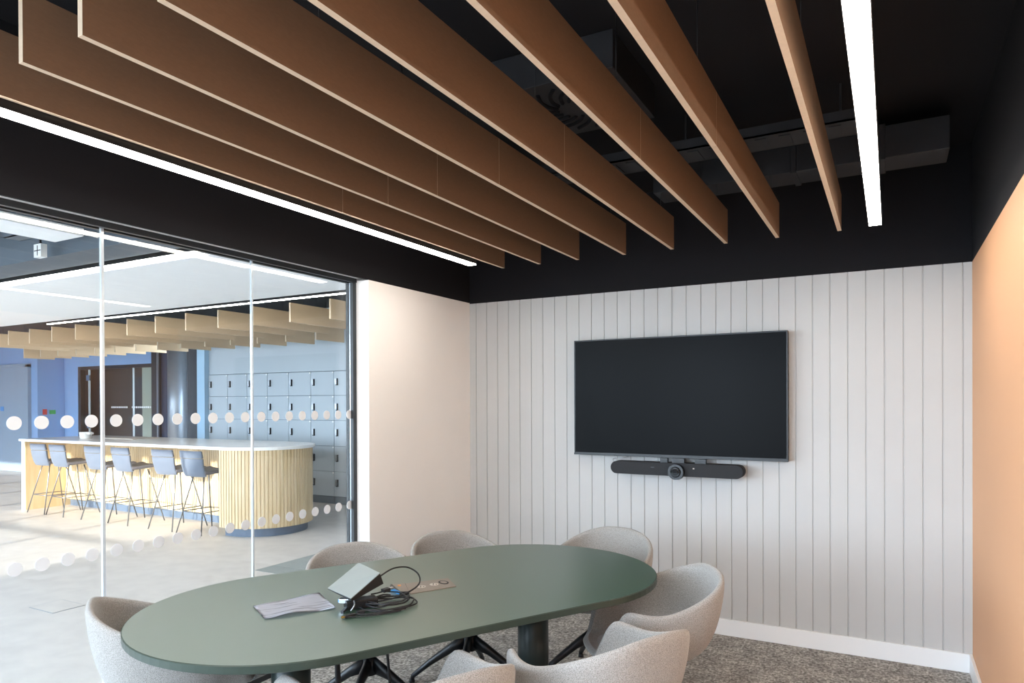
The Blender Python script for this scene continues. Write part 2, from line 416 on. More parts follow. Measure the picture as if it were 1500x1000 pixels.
# ------------------------------------------------------------------ meeting table
TC = Vector((-1.729, 2.375)); TD = Vector((.4785, .878)); TN = Vector((.878, -.4785)); TR = math.atan2(.878, .4785)
def T(u, v, z=0): p = TC + TD * u + TN * v; return Vector((p.x, p.y, z))
t = thing('meeting_table', 'long sage green oval meeting table with two dark round pedestals', 'table', (TC.x, TC.y, 0), TR)
bm = B(); P = stadium(1.118, .5795, 40)
ins = [(p[0] * (1 - .004 / 1.118), p[1] * (1 - .004 / .58)) for p in P]
a = [bm.verts.new((x, y, .712)) for x, y in ins]; b = [bm.verts.new((x, y, .7145)) for x, y in P]; c = [bm.verts.new((x, y, .7375)) for x, y in P]; d = [bm.verts.new((x, y, .74)) for x, y in ins]
n = len(P)
for A, Bq in ((a, b), (b, c), (c, d)):
    for i in range(n):
        f = bm.faces.new((A[i], A[(i + 1) % n], Bq[(i + 1) % n], Bq[i])); f.material_index = 1
f = bm.faces.new(a[::-1]); f.material_index = 1; bm.faces.new(d)
obj('tabletop', bm, ['table', 'edge'], t)
for s in (-.556, .556):
    bm = B(); cyl(bm, (s, 0, .012), (s, 0, .70), .072, seg=40); p = obj('pedestal', bm, 'ped', t)
    bm = B(); lathe(bm, [(.0, 0), (.30, 0), (.30, .006), (.285, .011), (.08, .014), (0, .014)], 48, centre=(s, 0)); obj('foot_plate', bm, 'ped', p)
bm = B(); box(bm, -.75, .75, -.05, .05, .692, .712); obj('underframe', bm, 'blackmetal', t)

# power module set into the table
def tl(w): q = Vector((w[0], w[1])) - TC; return (q.dot(TD), -q.dot(TN))  # table-local x (along), y (left of along)
t = thing('power_module', 'metal power and charging plate set into the middle of the green table', 'power module', (TC.x, TC.y, .74), TR)
bm = B(); prism(bm, [(-.096, -.074), (.113, -.073), (.147, .067), (-.06, .086)], .0, .003); obj('cover_plate', bm, 'plate', t)
for cx, cy in ((-.015, -.004), (.046, .0)):
    bm = B(); cyl(bm, (cx, cy, .003), (cx, cy, .0045), .019, seg=24); s = obj('socket', bm, 'socket', t)
    bm = B()
    for dx, dy in ((-.007, -.006), (.007, -.006), (0, .007)): box(bm, cx + dx - .002, cx + dx + .002, cy + dy - .0035, cy + dy + .0035, .0044, .0052)
    obj('pin_slot', bm, 'rubber', s)
bm = B(); prism(bm, [(.095 + .020 * math.cos(2 * PI * i / 24), .008 + .030 * math.sin(2 * PI * i / 24)) for i in range(24)], .003, .0042)
prism(bm, [(.095 + .013 * math.cos(2 * PI * i / 24), .008 + .021 * math.sin(2 * PI * i / 24)) for i in range(24)], .0042, .0046, mi=1); obj('charger_cover', bm, ['rubber', 'plate'], t)
bm = B(); prism(bm, [(-.138, -.064), (-.106, -.081), (-.066, .045), (-.123, .069), (-.143, .03)], .0, .014); obj('flip_up_end', bm, ['box_side'], t)
bm = B(); prism(bm, [(-.135, -.060), (-.106, -.077), (-.070, .042), (-.120, .063)], .014, .016); obj('flip_up_lid', bm, 'plate', t)
bm = B(); prism(bm, [(-.1445, .028), (-.1395, -.058), (-.136, -.058), (-.141, .028)], .001, .015); e = obj('edge_light', bm, 'blue', t); e['label'] = 'blue edge'
bm = B(); cyl(bm, (-.105, .02, .016), (-.105, .02, .018), .007, seg=16); obj('indicator', bm, 'amber', t)
t = thing('hanging_cable', 'thin black cable dropping below the table edge', 'cable')
bm = B(); tube(bm, [T(-.33, .38, .71), T(-.32, .40, .5), T(-.30, .39, .2), T(-.22, .3, .01)], .005, seg=8); obj('cable_sleeve', bm, 'rubber', t)
t = thing('hanging_cable', 'thick black cable conduit dropping below the table beside the near pedestal', 'cable')
bm = B(); tube(bm, [T(-.50, .36, .71), T(-.50, .38, .5), T(-.51, .37, .2), T(-.5, .3, .01)], .010, seg=8); obj('cable_sleeve', bm, 'rubber', t)

# striped sheet
bm = B(); g = []
q = [Vector((-.673, .1)), Vector((-.404, .137)), Vector((-.415, -.101)), Vector((-.671, -.089))]
NX, NY = 22, 12
for i in range(NX + 1):
    row = []
    for j in range(NY + 1):
        s, u = i / NX, j / NY
        p = (q[0] * (1 - s) + q[1] * s) * (1 - u) + (q[3] * (1 - s) + q[2] * s) * u
        z = .0012 + .003 * (1 + math.sin(s * 9 + u * 5)) * .5 + .0025 * abs(math.sin(u * 11 + s * 2)) + .006 * max(0, math.sin(s * 5 - .6)) * u ** 3
        row.append(bm.verts.new((p.x, p.y, z)))
    g.append(row)
for i in range(NX):
    for j in range(NY):
        f = bm.faces.new((g[i][j], g[i + 1][j], g[i + 1][j + 1], g[i][j + 1])); f.smooth = True
        if j == NY - 1 or i == 0: f.material_index = 0
r = bmesh.ops.solidify(bm, geom=list(bm.faces), thickness=.0012)
for f in bm.faces:
    if abs(f.normal.z) < .5: f.material_index = 1
o = obj('grey_sheet', bm, ['sheet', 'sheet_edge']); o.location = (TC.x, TC.y, .7405); o.rotation_euler = (0, 0, TR)
tag(o, 'crumpled grey striped sheet with black edge lying on the green table', 'sheet')

# tilted grey box with cables
A_, B_, C_, D_ = Vector((-1.918, 2.002, .80)), Vector((-1.742, 1.937, .80)), Vector((-1.735, 2.094, .86)), Vector((-1.924, 2.188, .86))
nrm = (B_ - A_).cross(D_ - A_).normalized(); th = nrm * -.045
t = thing('control_box', 'tilted grey box with black sides propped up among black cables', 'box', (-1.83, 2.05, .741))
inv = Matrix.Translation((1.83, -2.05, -.741))
bm = B(); top = [bm.verts.new(inv @ p) for p in (A_, B_, C_, D_)]; up = [bm.verts.new(inv @ (p - nrm * .003)) for p in (A_, B_, C_, D_)]
bm.faces.new(top)
for i in range(4): bm.faces.new((top[i], up[i], up[(i + 1) % 4], top[(i + 1) % 4]))
bm.faces.new(up[::-1]); obj('lid', bm, 'box_top', t)
bm = B(); k = [p - nrm * .0032 for p in (A_, B_, C_, D_)]; lo = [A_ + th * .12, B_ + th * .3, C_ + th * 1.05, D_ + th * .8]
a = [bm.verts.new(inv @ p) for p in k]; b = [bm.verts.new(inv @ p) for p in lo]
bm.faces.new(a); bm.faces.new(b[::-1])
for i in range(4): bm.faces.new((a[i], b[i], b[(i + 1) % 4], a[(i + 1) % 4]))
obj('body', bm, 'box_side', t)
mt = Matrix.Translation((-1.762, 2.035, .741) ) @ Matrix.Rotation(.95, 4, 'Z')
t2 = thing('power_brick', 'black power brick lying under the tilted grey box', 'power adapter', (-1.775, 2.03, .741), .95)
bm = B(); box(bm, -.06, .06, -.03, .03, 0, .032, bev=.004); obj('brick_body', bm, 'box_side', t2)

t = thing('cable_bundle', 'coiled black cables with metal connectors beside the grey box', 'cable', (0, 0, 0))
cc = Vector((-1.690, 2.085, 0))
def coil(r0, r1, turns, z0, dz, ph, rr, name='coiled_cable'):
    bm = B(); pts = []
    N = int(turns * 16)
    for i in range(N + 1):
        a = ph + 2 * PI * i / 16; w = .004 * math.sin(i * 1.7)
        lx, ly = (r0 + w) * math.cos(a), (r1 + w) * math.sin(a)
        p = cc + Vector((lx * .48 - ly * .878, lx * .878 + ly * .48, 0)); pts.append((p.x, p.y, z0 + dz * i / N + .002 * math.sin(i * 2.3) + .002))
    tube(bm, pts, rr, seg=8, k=2); return obj(name, bm, 'rubber', t)
coil(.105, .080, 1.3, .744, .010, .3, .0030)
coil(.085, .056, 1.7, .752, .016, 2.1, .0030)
coil(.112, .090, 1.2, .7445, .006, 4.0, .0026)
coil(.070, .074, 1.2, .760, .016, 1.0, .0028)
bm = B(); tube(bm, [(-1.735, 2.10, .848), (-1.73, 2.17, .862), (-1.72, 2.25, .85), (-1.68, 2.27, .82), (-1.65, 2.22, .79), (-1.68, 2.12, .765), (-1.74, 2.04, .76), (-1.80, 1.98, .765)], .0032); obj('looping_cable', bm, 'rubber', t)
bm = B(); tube(bm, [(-1.60, 2.08, .746), (-1.64, 2.0, .746), (-1.69, 1.945, .746), (-1.735, 1.925, .747)], .003); obj('short_cable', bm, 'rubber', t)
bm = B(); tube(bm, [(-1.60, 2.05, .745), (-1.65, 1.96, .745), (-1.70, 1.91, .745), (-1.73, 1.89, .746)], .0022); obj('short_cable', bm, 'rubber', t)
bm = B(); tube(bm, [(-1.80, 1.99, .772), (-1.765, 1.975, .783), (-1.745, 1.96, .77), (-1.75, 1.945, .75)], .0028); obj('short_cable', bm, 'alu', t)
def conn(name, p, d, w, h, L, m, tip=None):
    p = Vector(p); d = Vector(d).normalized(); s = d.cross(Vector((0, 0, 1))).normalized(); u = s.cross(d)
    R = Matrix((( d.x, s.x, u.x, p.x), (d.y, s.y, u.y, p.y), (d.z, s.z, u.z, p.z), (0, 0, 0, 1)))
    bm = B(); box(bm, 0, L, -w / 2, w / 2, -h / 2, h / 2, mtx=R, bev=.0015); o = obj(name, bm, m, t)
    if tip:
        bm = B(); box(bm, L, L + tip[1], -w * .32, w * .32, -h * .3, h * .3, mtx=R); q = obj('metal_tip', bm, tip[0], o)
    return o
conn('metal_connector', (-1.800, 2.0, .768), (-.75, -.35, 0), .026, .016, .042, 'chrome', ('blue', .004))
conn('metal_connector', (-1.715, 2.085, .795), (.25, .9, .05), .022, .012, .03, 'rubber', ('chrome', .018))
conn('plug', (-1.715, 1.925, .748), (-.25, -.8, 0), .014, .010, .04, 'rubber', ('gold', .012))
conn('plug', (-1.70, 1.965, .750), (-.5, -.6, 0), .016, .013, .03, 'rubber')
conn('plug', (-1.785, 1.965, .752), (.3, -.8, -.05), .012, .010, .05, 'frame')

# ------------------------------------------------------------------ tub chairs
def sm(a, b, x):
    x = max(0, min(1, (x - a) / (b - a))); return x * x * (3 - 2 * x)
def rim(phi):                                                     # phi: 0 = back, pi = front
    p = abs(phi); dg = math.degrees(p)
    z = .79 - .128 * sm(8, 98, dg)
    z += .012 * sm(98, 122, dg)
    z -= .208 * sm(122, 146, dg)
    return z
def shell_pts(phi, t):
    """t 0 seat centre .. 1 rim.  local +y is forward"""
    p = abs(phi); dg = math.degrees(p)
    zr = rim(phi)
    R = .252 + .015 * sm(0, 60, dg) - .008 * sm(100, 170, dg)
    if t < .52:
        s = t / .52; r = R * .74 * s; z = .452 - .012 * (1 - s * s) + .018 * s ** 6 * (1 - sm(130, 170, dg))
    else:
        s = (t - .52) / .48
        r0 = R * .74; r = r0 + (R - r0) * (1 - (1 - s) ** 2.2); h = zr - .47
        r += (.030 * s * (1 - sm(20, 75, dg)))
        z = .452 + .018 * (1 - sm(130, 170, dg)) + (zr - .452 - .018 * (1 - sm(130, 170, dg))) * (s ** 1.35)
    k = 2.35                                                     # superellipse plan
    cx, sy = math.cos(phi), math.sin(phi)
    q = (abs(cx) ** k + abs(sy) ** k) ** (1 / k)
    return (r * sy / q, -r * cx / q, z)
def make_chair(label, loc, rz):
    t = thing('tub_chair', label, 'chair', loc, rz, 'felt tub chairs around the meeting table')
    bm = B(); NP, NT = 56, 18
    c = bm.verts.new((0, 0, .44)); rings = []
    for j in range(1, NT + 1):
        rings.append([bm.verts.new(shell_pts(-PI + 2 * PI * i / NP, j / NT)) for i in range(NP)])
    for i in range(NP): bm.faces.new((c, rings[0][i], rings[0][(i + 1) % NP]))
    for a, b in zip(rings, rings[1:]):
        for i in range(NP): bm.faces.new((a[i], b[i], b[(i + 1) % NP], a[(i + 1) % NP]))
    bmesh.ops.recalc_face_normals(bm, faces=bm.faces)
    for f in bm.faces: f.smooth = True
    s = obj('seat_shell', bm, 'fabric', t, fix=False)
    if s.data.polygons[0].normal.z < 0: s.data.flip_normals()
    md = s.modifiers.new('thick', 'SOLIDIFY'); md.thickness = .030; md.offset = -1; md.use_even_offset = False
    md = s.modifiers.new('sub', 'SUBSURF'); md.levels = 1; md.render_levels = 1
    # seat pad
    bm = B(); rings = []
    prof = [(0, .468), (.5, .468), (.85, .464), (.97, .457), (1.0, .448), (.98, .44)]
    for r, z in prof:
        rings.append([bm.verts.new((max(r, .002) * .215 * math.sin(a) / ((abs(math.sin(a)) ** 2.5 + abs(math.cos(a)) ** 2.5) ** .4), .012 + max(r, .002) * .215 * math.cos(a) / ((abs(math.sin(a)) ** 2.5 + abs(math.cos(a)) ** 2.5) ** .4), z)) for a in [2 * PI * i / 36 for i in range(36)]])
    for a, b in zip(rings, rings[1:]):
        for i in range(36):
            f = bm.faces.new((a[i], a[(i + 1) % 36], b[(i + 1) % 36], b[i])); f.smooth = True
    obj('seat_pad', bm, 'fabric', t)
    bm = B(); cyl(bm, (0, 0, .20), (0, 0, .40), .025, seg=20); cyl(bm, (0, 0, .195), (0, 0, .285), .036, .03, seg=24); lathe(bm, [(0, .395), (.12, .398), (.12, .41), (0, .413)], 24); obj('swivel_column', bm, 'blackmetal', t)
    for k in range(4):
        a = PI / 4 + k * PI / 2; d = Vector((math.cos(a), math.sin(a), 0)); s_ = Vector((-d.y, d.x, 0))
        bm = B()
        secs = []
        for q, zc, w, h in ((.015, .245, .022, .045), (.10, .200, .019, .030), (.22, .115, .016, .022), (.325, .028, .014, .016)):
            secs.append([bm.verts.new(d * q + s_ * (w * math.cos(b_)) * 1 + Vector((0, 0, zc + h * math.sin(b_)))) for b_ in [2 * PI * i / 12 for i in range(12)]])
        for A, Bq in zip(secs, secs[1:]):
            for i in range(12):
                f = bm.faces.new((A[i], A[(i + 1) % 12], Bq[(i + 1) % 12], Bq[i])); f.smooth = True
        bm.faces.new(secs[0][::-1]); bm.faces.new(secs[-1]); L = obj('leg', bm, 'blackmetal', t)
        bm = B(); p = d * .322; cyl(bm, (p.x, p.y, 0), (p.x, p.y, .02), .016, .014, seg=16); obj('glide', bm, 'rubber', L)
    return t
def place(u, v, fu, fv):
    w = TD * fu + TN * fv; p = T(u, v); return (p.x, p.y, 0), math.atan2(w.y, w.x) - PI / 2
CH = [
    (-.905, -.31, 1, .07, 'grey felt tub chair at the left end of the table, by the glass'),
    (-.03, -.56, 0, 1, 'grey felt tub chair across the table, right beside the corner of the glass partition'),
    (.54, -.58, .05, 1, 'grey felt tub chair across the table, in front of the smooth white wall'),
    (1.17, -.29, -.93, .36, 'grey felt tub chair behind the far end of the table, against the grooved wall'),
    (.885, .42, -.87, -.49, 'grey felt tub chair at the right end of the table, its open side showing'),
    (.28, .78, -.05, -1, 'grey felt tub chair in the right foreground, its whole tall back edge showing'),
    (-.385, .715, -.05, -1, 'grey felt tub chair in the middle foreground, only its back rim showing'),
    (-.95, .595, 0, -1, 'grey felt tub chair in the left foreground, only an arm tip showing below the table'),
]
c0 = None
for u, v, fu, fv, lab in CH:
    loc, rz = place(u, v, fu, fv)
    if c0 is None: c0 = make_chair(lab, loc, rz)
    else: dup(c0, loc, rz, lab)

# ================================================================== the lounge beyond the glass
struct('floor_lounge', 'vinyl', [(XE, -3.10, YF, 9.4, -.06, 0), (-3.10, 1.0, YB + .12, 9.4, -.06, 0)])
struct('ceiling_lounge', 'ceilout', [(XE, -3.16, YF, 9.4, HC, HC + .08), (-3.16, 1.0, YB + .12, 9.4, HC, HC + .08)])
struct('wall_lockers', 'locker', [(-10.142, 1.0, 7.80, 7.92, 2.0, HC), (-10.142, 1.0, 7.86, 7.92, 0, 2.0)])
struct('trim_8', 'bluepost', [(-10.335, -10.142, 7.71, 7.95, 0, HC)], label='light blue end post beside the lockers')
struct('wall_far', 'bluewall', [(XE, -16.27, 8.20, 8.32, 0, HC), (-16.39, -16.27, 8.32, 8.76, 0, HC), (-16.39, -15.74, 8.76, 8.88, 0, HC), (-15.74, -13.09, 8.76, 8.88, 2.33, HC)])
struct('wall_side', 'bluewall', [(XE - .12, XE, YF, 8.3, 0, HC)])
struct('wall_end', 'white', [(1.0, 1.12, YB, 9.4, 0, HC)])
struct('wall_dark', ['dark', 'navy'], [(-12.55, -10.335, 8.80, 8.92, 0, HC, 0), (-12.86, -12.55, 8.78, 8.92, 0, HC, 1)])
struct('trim_9', 'frame', [(-13.09, -12.86, 8.72, 8.90, 0, HC)], label='dark frame beside the navy panel')
struct('trim_10', 'alu', [(-12.875, -12.845, 8.69, 8.72, 0, HC)], label='slim bright strip beside the navy panel')
struct('floor_inset', 'mat2', [(-5.06, -3.16, 4.36, 7.2, 0, .003)])
# floor box
t = thing('floor_box', 'square floor box lid set in the pale lounge floor', 'floor box', (-5.48, 2.89, 0))
bm = B(); box(bm, -.15, .15, -.11, .11, 0, .004, bev=.001); obj('lid', bm, 'vinyl', t)
boxes('rim', 'alu', [(-.157, .157, -.117, -.11, 0, .003), (-.157, .157, .11, .117, 0, .003), (-.157, -.15, -.11, .11, 0, .003), (.15, .157, -.11, .11, 0, .003)], t)
# steel column
t = thing('round_column', 'shiny round steel column between the dark panels and lockers', 'column', (-11.75, 8.35, 0))
bm = B(); cyl(bm, (0, 0, 0), (0, 0, HC), .17, seg=40); obj('shaft', bm, 'column', t)
# far door
d = struct('door_1', 'door', [(-18.1, -16.62, 8.155, 8.19, .01, 2.33)], bev=.003, label='grey blue door in the blue wall')
boxes('door_frame', 'door', [(-18.2, -18.1, 8.13, 8.2, 0, 2.38), (-16.62, -16.52, 8.13, 8.2, 0, 2.38), (-18.2, -16.52, 8.13, 8.2, 2.33, 2.40)], d)
boxes('door_panel', 'navy', [(-17.79, -17.78, 8.150, 8.156, .75, 1.95)], d)
boxes('door_sign', 'blue', [(-17.72, -17.58, 8.149, 8.156, 1.36, 1.46)], d)
struct('baseboard_far', 'trimw', [(XE, -18.2, 8.18, 8.2, 0, .12), (-16.52, -16.25, 8.18, 8.2, 0, .12)])
# two little signs on the return wall
tag(boxes('wall_sign', 'red', [(-16.268, -16.25, 8.30, 8.38, 1.28, 1.40)]), 'small red sign on the blue return wall', 'sign')
tag(boxes('wall_sign', 'green', [(-16.268, -16.25, 8.44, 8.56, 1.29, 1.38)]), 'small green sign on the blue return wall', 'sign')
# far glazed room
w = struct('window_8', 'glass_far', [(-15.66, -13.12, 8.80, 8.812, .05, 2.27)], label='far glazed room front')
boxes('window_frame', 'frame', [(-15.74, -15.64, 8.76, 8.86, 0, 2.33), (-15.64, -13.09, 8.76, 8.86, 2.26, 2.33), (-15.64, -13.09, 8.78, 8.86, 0, .05)], w)
boxes('mullion', 'joint', [(-15.40, -15.37, 8.79, 8.82, .05, 2.26), (-13.82, -13.80, 8.79, 8.82, .05, 2.26)], w)
bm = B()
for i in range(22):
    x = -14.55 + i * .065
    if not (-14.0 < x < -13.85): cyl(bm, (x, 8.79, 1.44), (x, 8.799, 1.44), .02, seg=12)
obj('privacy_dots', bm, 'dots', w)
boxes('door_hinge', 'chrome', [(-15.45, -15.33, 8.77, 8.80, 2.02, 2.14), (-15.41, -15.35, 8.76, 8.80, .98, 1.12)], w)
struct('wall_pod', ['brown', 'greige'], [(-18.5, -14.05, 9.35, 9.4, 0, HC, 0), (-16.5, -16.39, 8.9, 9.4, 0, HC, 0), (-14.05, -12.9, 9.15, 9.4, 0, HC, 1)])
struct('trim_11', 'dark', [(-14.65, -14.15, 9.30, 9.35, 0, 2.1)], label='dark inner doorway in the glazed room')

# lockers: seven towers of five doors
RZ = [.112, .484, .867, 1.252, 1.628, 1.993]
LX = [-10.142 + .4705 * i for i in range(10)]
t0 = None
for i, x in enumerate(LX):
    lab = 'pale blue grey locker tower, %s from the light blue post' % (ORD[i] if i else 'first')
    if t0 is None:
        t = t0 = thing('locker_tower', lab, 'locker', (x, 7.79, 0), 0, 'locker towers along the lounge wall')
        boxes('carcass', 'lockgap', [(.002, .4685, .02, .068, 0, 1.996)], t)
        boxes('plinth', 'lockgap', [(.002, .4685, .005, .02, 0, .106)], t)
        for k in range(5):
            dd = boxes('door', 'locker', [(.004, .4665, .0, .018, RZ[k] + .003, RZ[k + 1] - .003)], t, bev=.0015)
            zz = RZ[k] + .15
            boxes('handle', 'rubber', [(.05, .082, -.022, 0, zz + .0, zz + .105)], dd)
            boxes('lock_plate', 'alu', [(.036, .072, -.027, -.0221, zz + .012, zz + .105)], dd)
            boxes('hinge_cap', 'ceramic', [(.440, .462, -.004, 0, RZ[k + 1] - .03, RZ[k + 1] - .008)], dd)
    else: dup(t0, (x, 7.79, 0), 0, lab)

# bar counter
t = thing('bar_counter', 'long pale wood bar counter with rounded slatted end and white terrazzo top', 'counter', (0, 0, 0))
bx, by, br = -6.60, 5.85, .55
bm = B()
def outline(off, x0):
    P = [(x0, by + br + off), (x0, by - br - off)]
    for i in range(33):
        a = -PI / 2 + PI * i / 32; P.append((bx + (br + off) * math.cos(a), by + (br + off) * math.sin(a)))
    return P
prism(bm, outline(.03, -10.96), .985, 1.02, smooth=False); o = obj('worktop', bm, 'terrazzo', t)
# slatted curved end (front from x=-6.78)
bm = B(); P = [(-6.74, by + br - .05)]
pitch = .042
def slat_line(path, closed=False):
    out = []
    for (p, nn) in path: out.append((p, nn))
    return out
s_tot = (bx - -6.74) * 2 + PI * br; ns = int(s_tot / pitch); out = []
def along(s):
    a = bx + 6.74
    if s < a: return (-6.74 + s, by - br), (0, -1)
    s -= a
    if s < PI * br:
        q = -PI / 2 + s / br; return (bx + br * math.cos(q), by + br * math.sin(q)), (math.cos(q), math.sin(q))
    s -= PI * br; return (bx - s, by + br), (0, 1)
for i in range(ns):
    for f_, o_ in ((.0, -.012), (.12, -.012), (.13, -.002), (.28, .0), (.75, .0), (.92, -.002), (.93, -.012)):
        (px, py), (nx, ny) = along((i + f_) * s_tot / ns); out.append((px + nx * o_, py + ny * o_))
out += [(-6.74, by + br - .012)]
prism(bm, out, .10, .985); obj('slatted_end', bm, 'wood', t)
bm = B(); P = [(-6.70, by + br - .05), (-6.70, by - br + .06)]
for i in range(25):
    a = -PI / 2 + PI * i / 24; P.append((bx + (br - .06) * math.cos(a), by + (br - .06) * math.sin(a)))
prism(bm, P, 0, .10); obj('plinth', bm, 'plinth', t)
bm = B(); out = [(-6.76, by + .5), (-10.84, by + .5)]
x = -10.84
while x < -6.80:
    out += [(x, by), (x + .034, by), (x + .035, by + .006), (x + .041, by + .006)]; x += .042
out.append((-6.76, by))
prism(bm, out, .10, .985); obj('front_panel', bm, 'wood', t)
boxes('plinth', 'plinth', [(-10.80, -6.76, by + .04, by + .45, 0, .10)], t)
boxes('end_panel', ['wood', 'trimw'], [(-10.86, -10.845, by - br, by + br, .0, .985, 0), (-10.93, -10.86, by - br - .01, by + br + .01, 0, .985, 1)], t)
t = thing('white_pot', 'small white pot with a side spout standing on the bar counter', 'pot', (-10.15, 5.75, 1.02))
bm = B(); lathe(bm, [(0, 0), (.07, 0), (.075, .01), (.08, .085), (.084, .09), (.074, .09), (.068, .012), (0, .012)], 28); obj('bowl', bm, 'ceramic', t)
bm = B(); box(bm, .07, .15, -.03, .03, .06, .088, bev=.004); obj('handle', bm, 'ceramic', t)
o = boxes('serving_tray', 'socket', [(-9.9, -9.2, 5.85, 6.25, 1.02, 1.03)], bev=.002); tag(o, 'flat pale tray lying on the bar counter behind the stools', 'tray')

# bar stools
def make_stool(label, loc, rz):
    t = thing('bar_stool', label, 'stool', loc, rz, 'bar stools at the counter')
    def slab(name, sec, w0, w1, m, nW=8, thick=.03):
        bm = B(); rows = []
        for k, (y, z) in enumerate(sec):
            w = w0 + (w1 - w0) * k / (len(sec) - 1)
            rows.append([bm.verts.new((w * (2 * j / nW - 1), y + .035 * (abs(2 * j / nW - 1) ** 2.5) * (1 if name != 'seat' else 0), z + (.02 * abs(2 * j / nW - 1) ** 3 if name == 'seat' else 0))) for j in range(nW + 1)])
        for a, b in zip(rows, rows[1:]):
            for j in range(nW): f = bm.faces.new((a[j], a[j + 1], b[j + 1], b[j])); f.smooth = True
        bmesh.ops.recalc_face_normals(bm, faces=bm.faces)
        o = obj(name, bm, m, t); md = o.modifiers.new('thick', 'SOLIDIFY'); md.thickness = thick; md.offset = 0
        md = o.modifiers.new('round', 'BEVEL'); md.width = .008; md.segments = 2
        return o
    slab('seat', [(.24, .70), (.20, .715), (.05, .700), (-.12, .690), (-.165, .695)], .215, .20, 'stool_seat', thick=.035)
    slab('backrest', [(-.17, .665), (-.195, .72), (-.215, .80), (-.225, .875)], .185, .20, 'stool_fab', thick=.028)
    slab('head_band', [(-.226, .881), (-.235, .93), (-.238, .965)], .20, .19, 'stool_fab', thick=.032)
    F = {(-1, -1): (-.225, -.24, 0), (1, -1): (.225, -.24, 0), (-1, 1): (-.225, .24, 0), (1, 1): (.225, .24, 0)}
    for (sx, sy), f in F.items():
        bm = B(); tube(bm, [(sx * .09, sy * .10, .675), (sx * .12, sy * .125, .55), f], .0075, seg=8, k=1); obj('leg', bm, 'stool_leg', t)
    bm = B(); zz = .25
    def at(sx, sy): k = 1 - zz / .55; return (sx * (.225 - (.105) * zz / .55), sy * (.24 - .115 * zz / .55), zz)
    q = [at(-1, -1), at(1, -1), at(1, 1), at(-1, 1)]
    for i in range(4): tube(bm, [q[i], q[(i + 1) % 4]], .006, seg=8, k=1)
    obj('footrest', bm, 'stool_leg', t)
    return t
SX = [(-10.38, 'leftmost'), (-9.91, 'second from the left'), (-9.07, 'third from the left'), (-8.49, 'fourth from the left'), (-7.66, 'fifth from the left'), (-7.13, 'rightmost')]
s0 = None
for x, w_ in SX:
    lab = 'grey blue bar stool with rod legs at the counter, %s of six' % w_
    loc = (x, 5.44, 0); rz = random.uniform(-.06, .06)
    if s0 is None: s0 = make_stool(lab, loc, rz)
    else: dup(s0, loc, rz, lab)

# lounge ceiling: rafts, beam, lights, baffles, services
t = thing('ceiling_raft', 'large flat white acoustic raft above the bar lounge', 'ceiling panel', (-7.0, 4.0, 2.55))
boxes('raft_board', 'raft', [(-3.4, 3.75, -.80, .80, 0, .05)], t, bev=.003); boxes('hanger', 'alu', [(-2.5, -2.49, 0, .01, .05, .40)], t); boxes('hanger', 'alu', [(2.5, 2.51, 0, .01, .05, .40)], t)
t = thing('ceiling_raft', 'small white acoustic raft in the dark ceiling at top left', 'ceiling panel', (-4.56, 1.2, 2.56))
boxes('raft_board', 'raft', [(-.16, .16, -1.2, 1.29, 0, .05)], t, bev=.003); boxes('hanger', 'alu', [(0, .01, -1, -.99, .05, .39)], t); boxes('hanger', 'alu', [(0, .01, 1, 1.01, .05, .39)], t)
struct('trim_12', 'beam', [(XE, -3.16, 2.72, 3.0, 2.56, HC)], label='grey blue beam across the lounge ceiling')
linear('linear_light', 'light strip across the lounge between grey beam and white raft', -12.0, -3.25, 3.088, 3.106, 2.55, 'light strips in the lounge', 'lamp_out', axis='x')
linear('linear_light', 'light strip in front of the tan baffles above the bar', -9.6, -3.25, 4.955, 4.985, 2.55, 'light strips in the lounge', 'lamp_out', axis='x')
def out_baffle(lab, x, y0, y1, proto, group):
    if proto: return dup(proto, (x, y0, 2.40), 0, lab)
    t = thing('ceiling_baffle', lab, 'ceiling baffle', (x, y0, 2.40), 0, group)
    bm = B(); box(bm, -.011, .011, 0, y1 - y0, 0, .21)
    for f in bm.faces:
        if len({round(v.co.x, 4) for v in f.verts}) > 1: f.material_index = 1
    obj('felt_board', bm, ['tan_lit', 'tan_edge'], t)
    for yy in (.2, y1 - y0 - .2):
        bm = B(); cyl(bm, (0, yy, .21), (0, yy, .55), .0015, seg=6); obj('hanging_wire', bm, 'blackmetal', t)
    return t
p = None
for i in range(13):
    q = out_baffle('tan ceiling baffle in the front row over the bar, %s from the right' % (ORD[i] if i else 'first'), -5.15 - .583 * i, 5.43, 6.62, p, 'front row of baffles over the bar'); p = p or q
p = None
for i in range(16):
    q = out_baffle('tan ceiling baffle in the back row by the lockers, %s from the right' % (ORD[i] if i else 'first'), -5.87 - .585 * i, 7.14, 7.70, p, 'back row of baffles by the lockers'); p = p or q
t = thing('ceiling_bracket', 'grey metal channel bracket hanging from the dark lounge ceiling', 'bracket', (-4.9, 2.45, 2.62))
bm = B(); box(bm, -.26, .26, -.05, .05, 0, .006); box(bm, -.26, .26, -.05, -.044, 0, .07); box(bm, -.26, .26, .044, .05, 0, .07); obj('channel', bm, 'beam', t)
boxes('hanger', 'alu', [(-.2, -.19, -.005, .005, .006, .33)], t); boxes('hanger', 'alu', [(.2, .21, -.005, .005, .006, .33)], t)
t = thing('ceiling_sensor', 'small white square sensor hanging in the dark lounge ceiling', 'sensor', (-5.15, 2.62, 2.53))
boxes('sensor_body', ['ceramic', 'rubber'], [(-.045, .045, -.02, .02, 0, .09), (-.04, .04, -.021, -.02, .042, .048, 1), (-.004, .004, -.021, -.02, .01, .08, 1)], t); boxes('stem', 'blackmetal', [(-.005, .005, -.005, .005, .09, .42)], t)
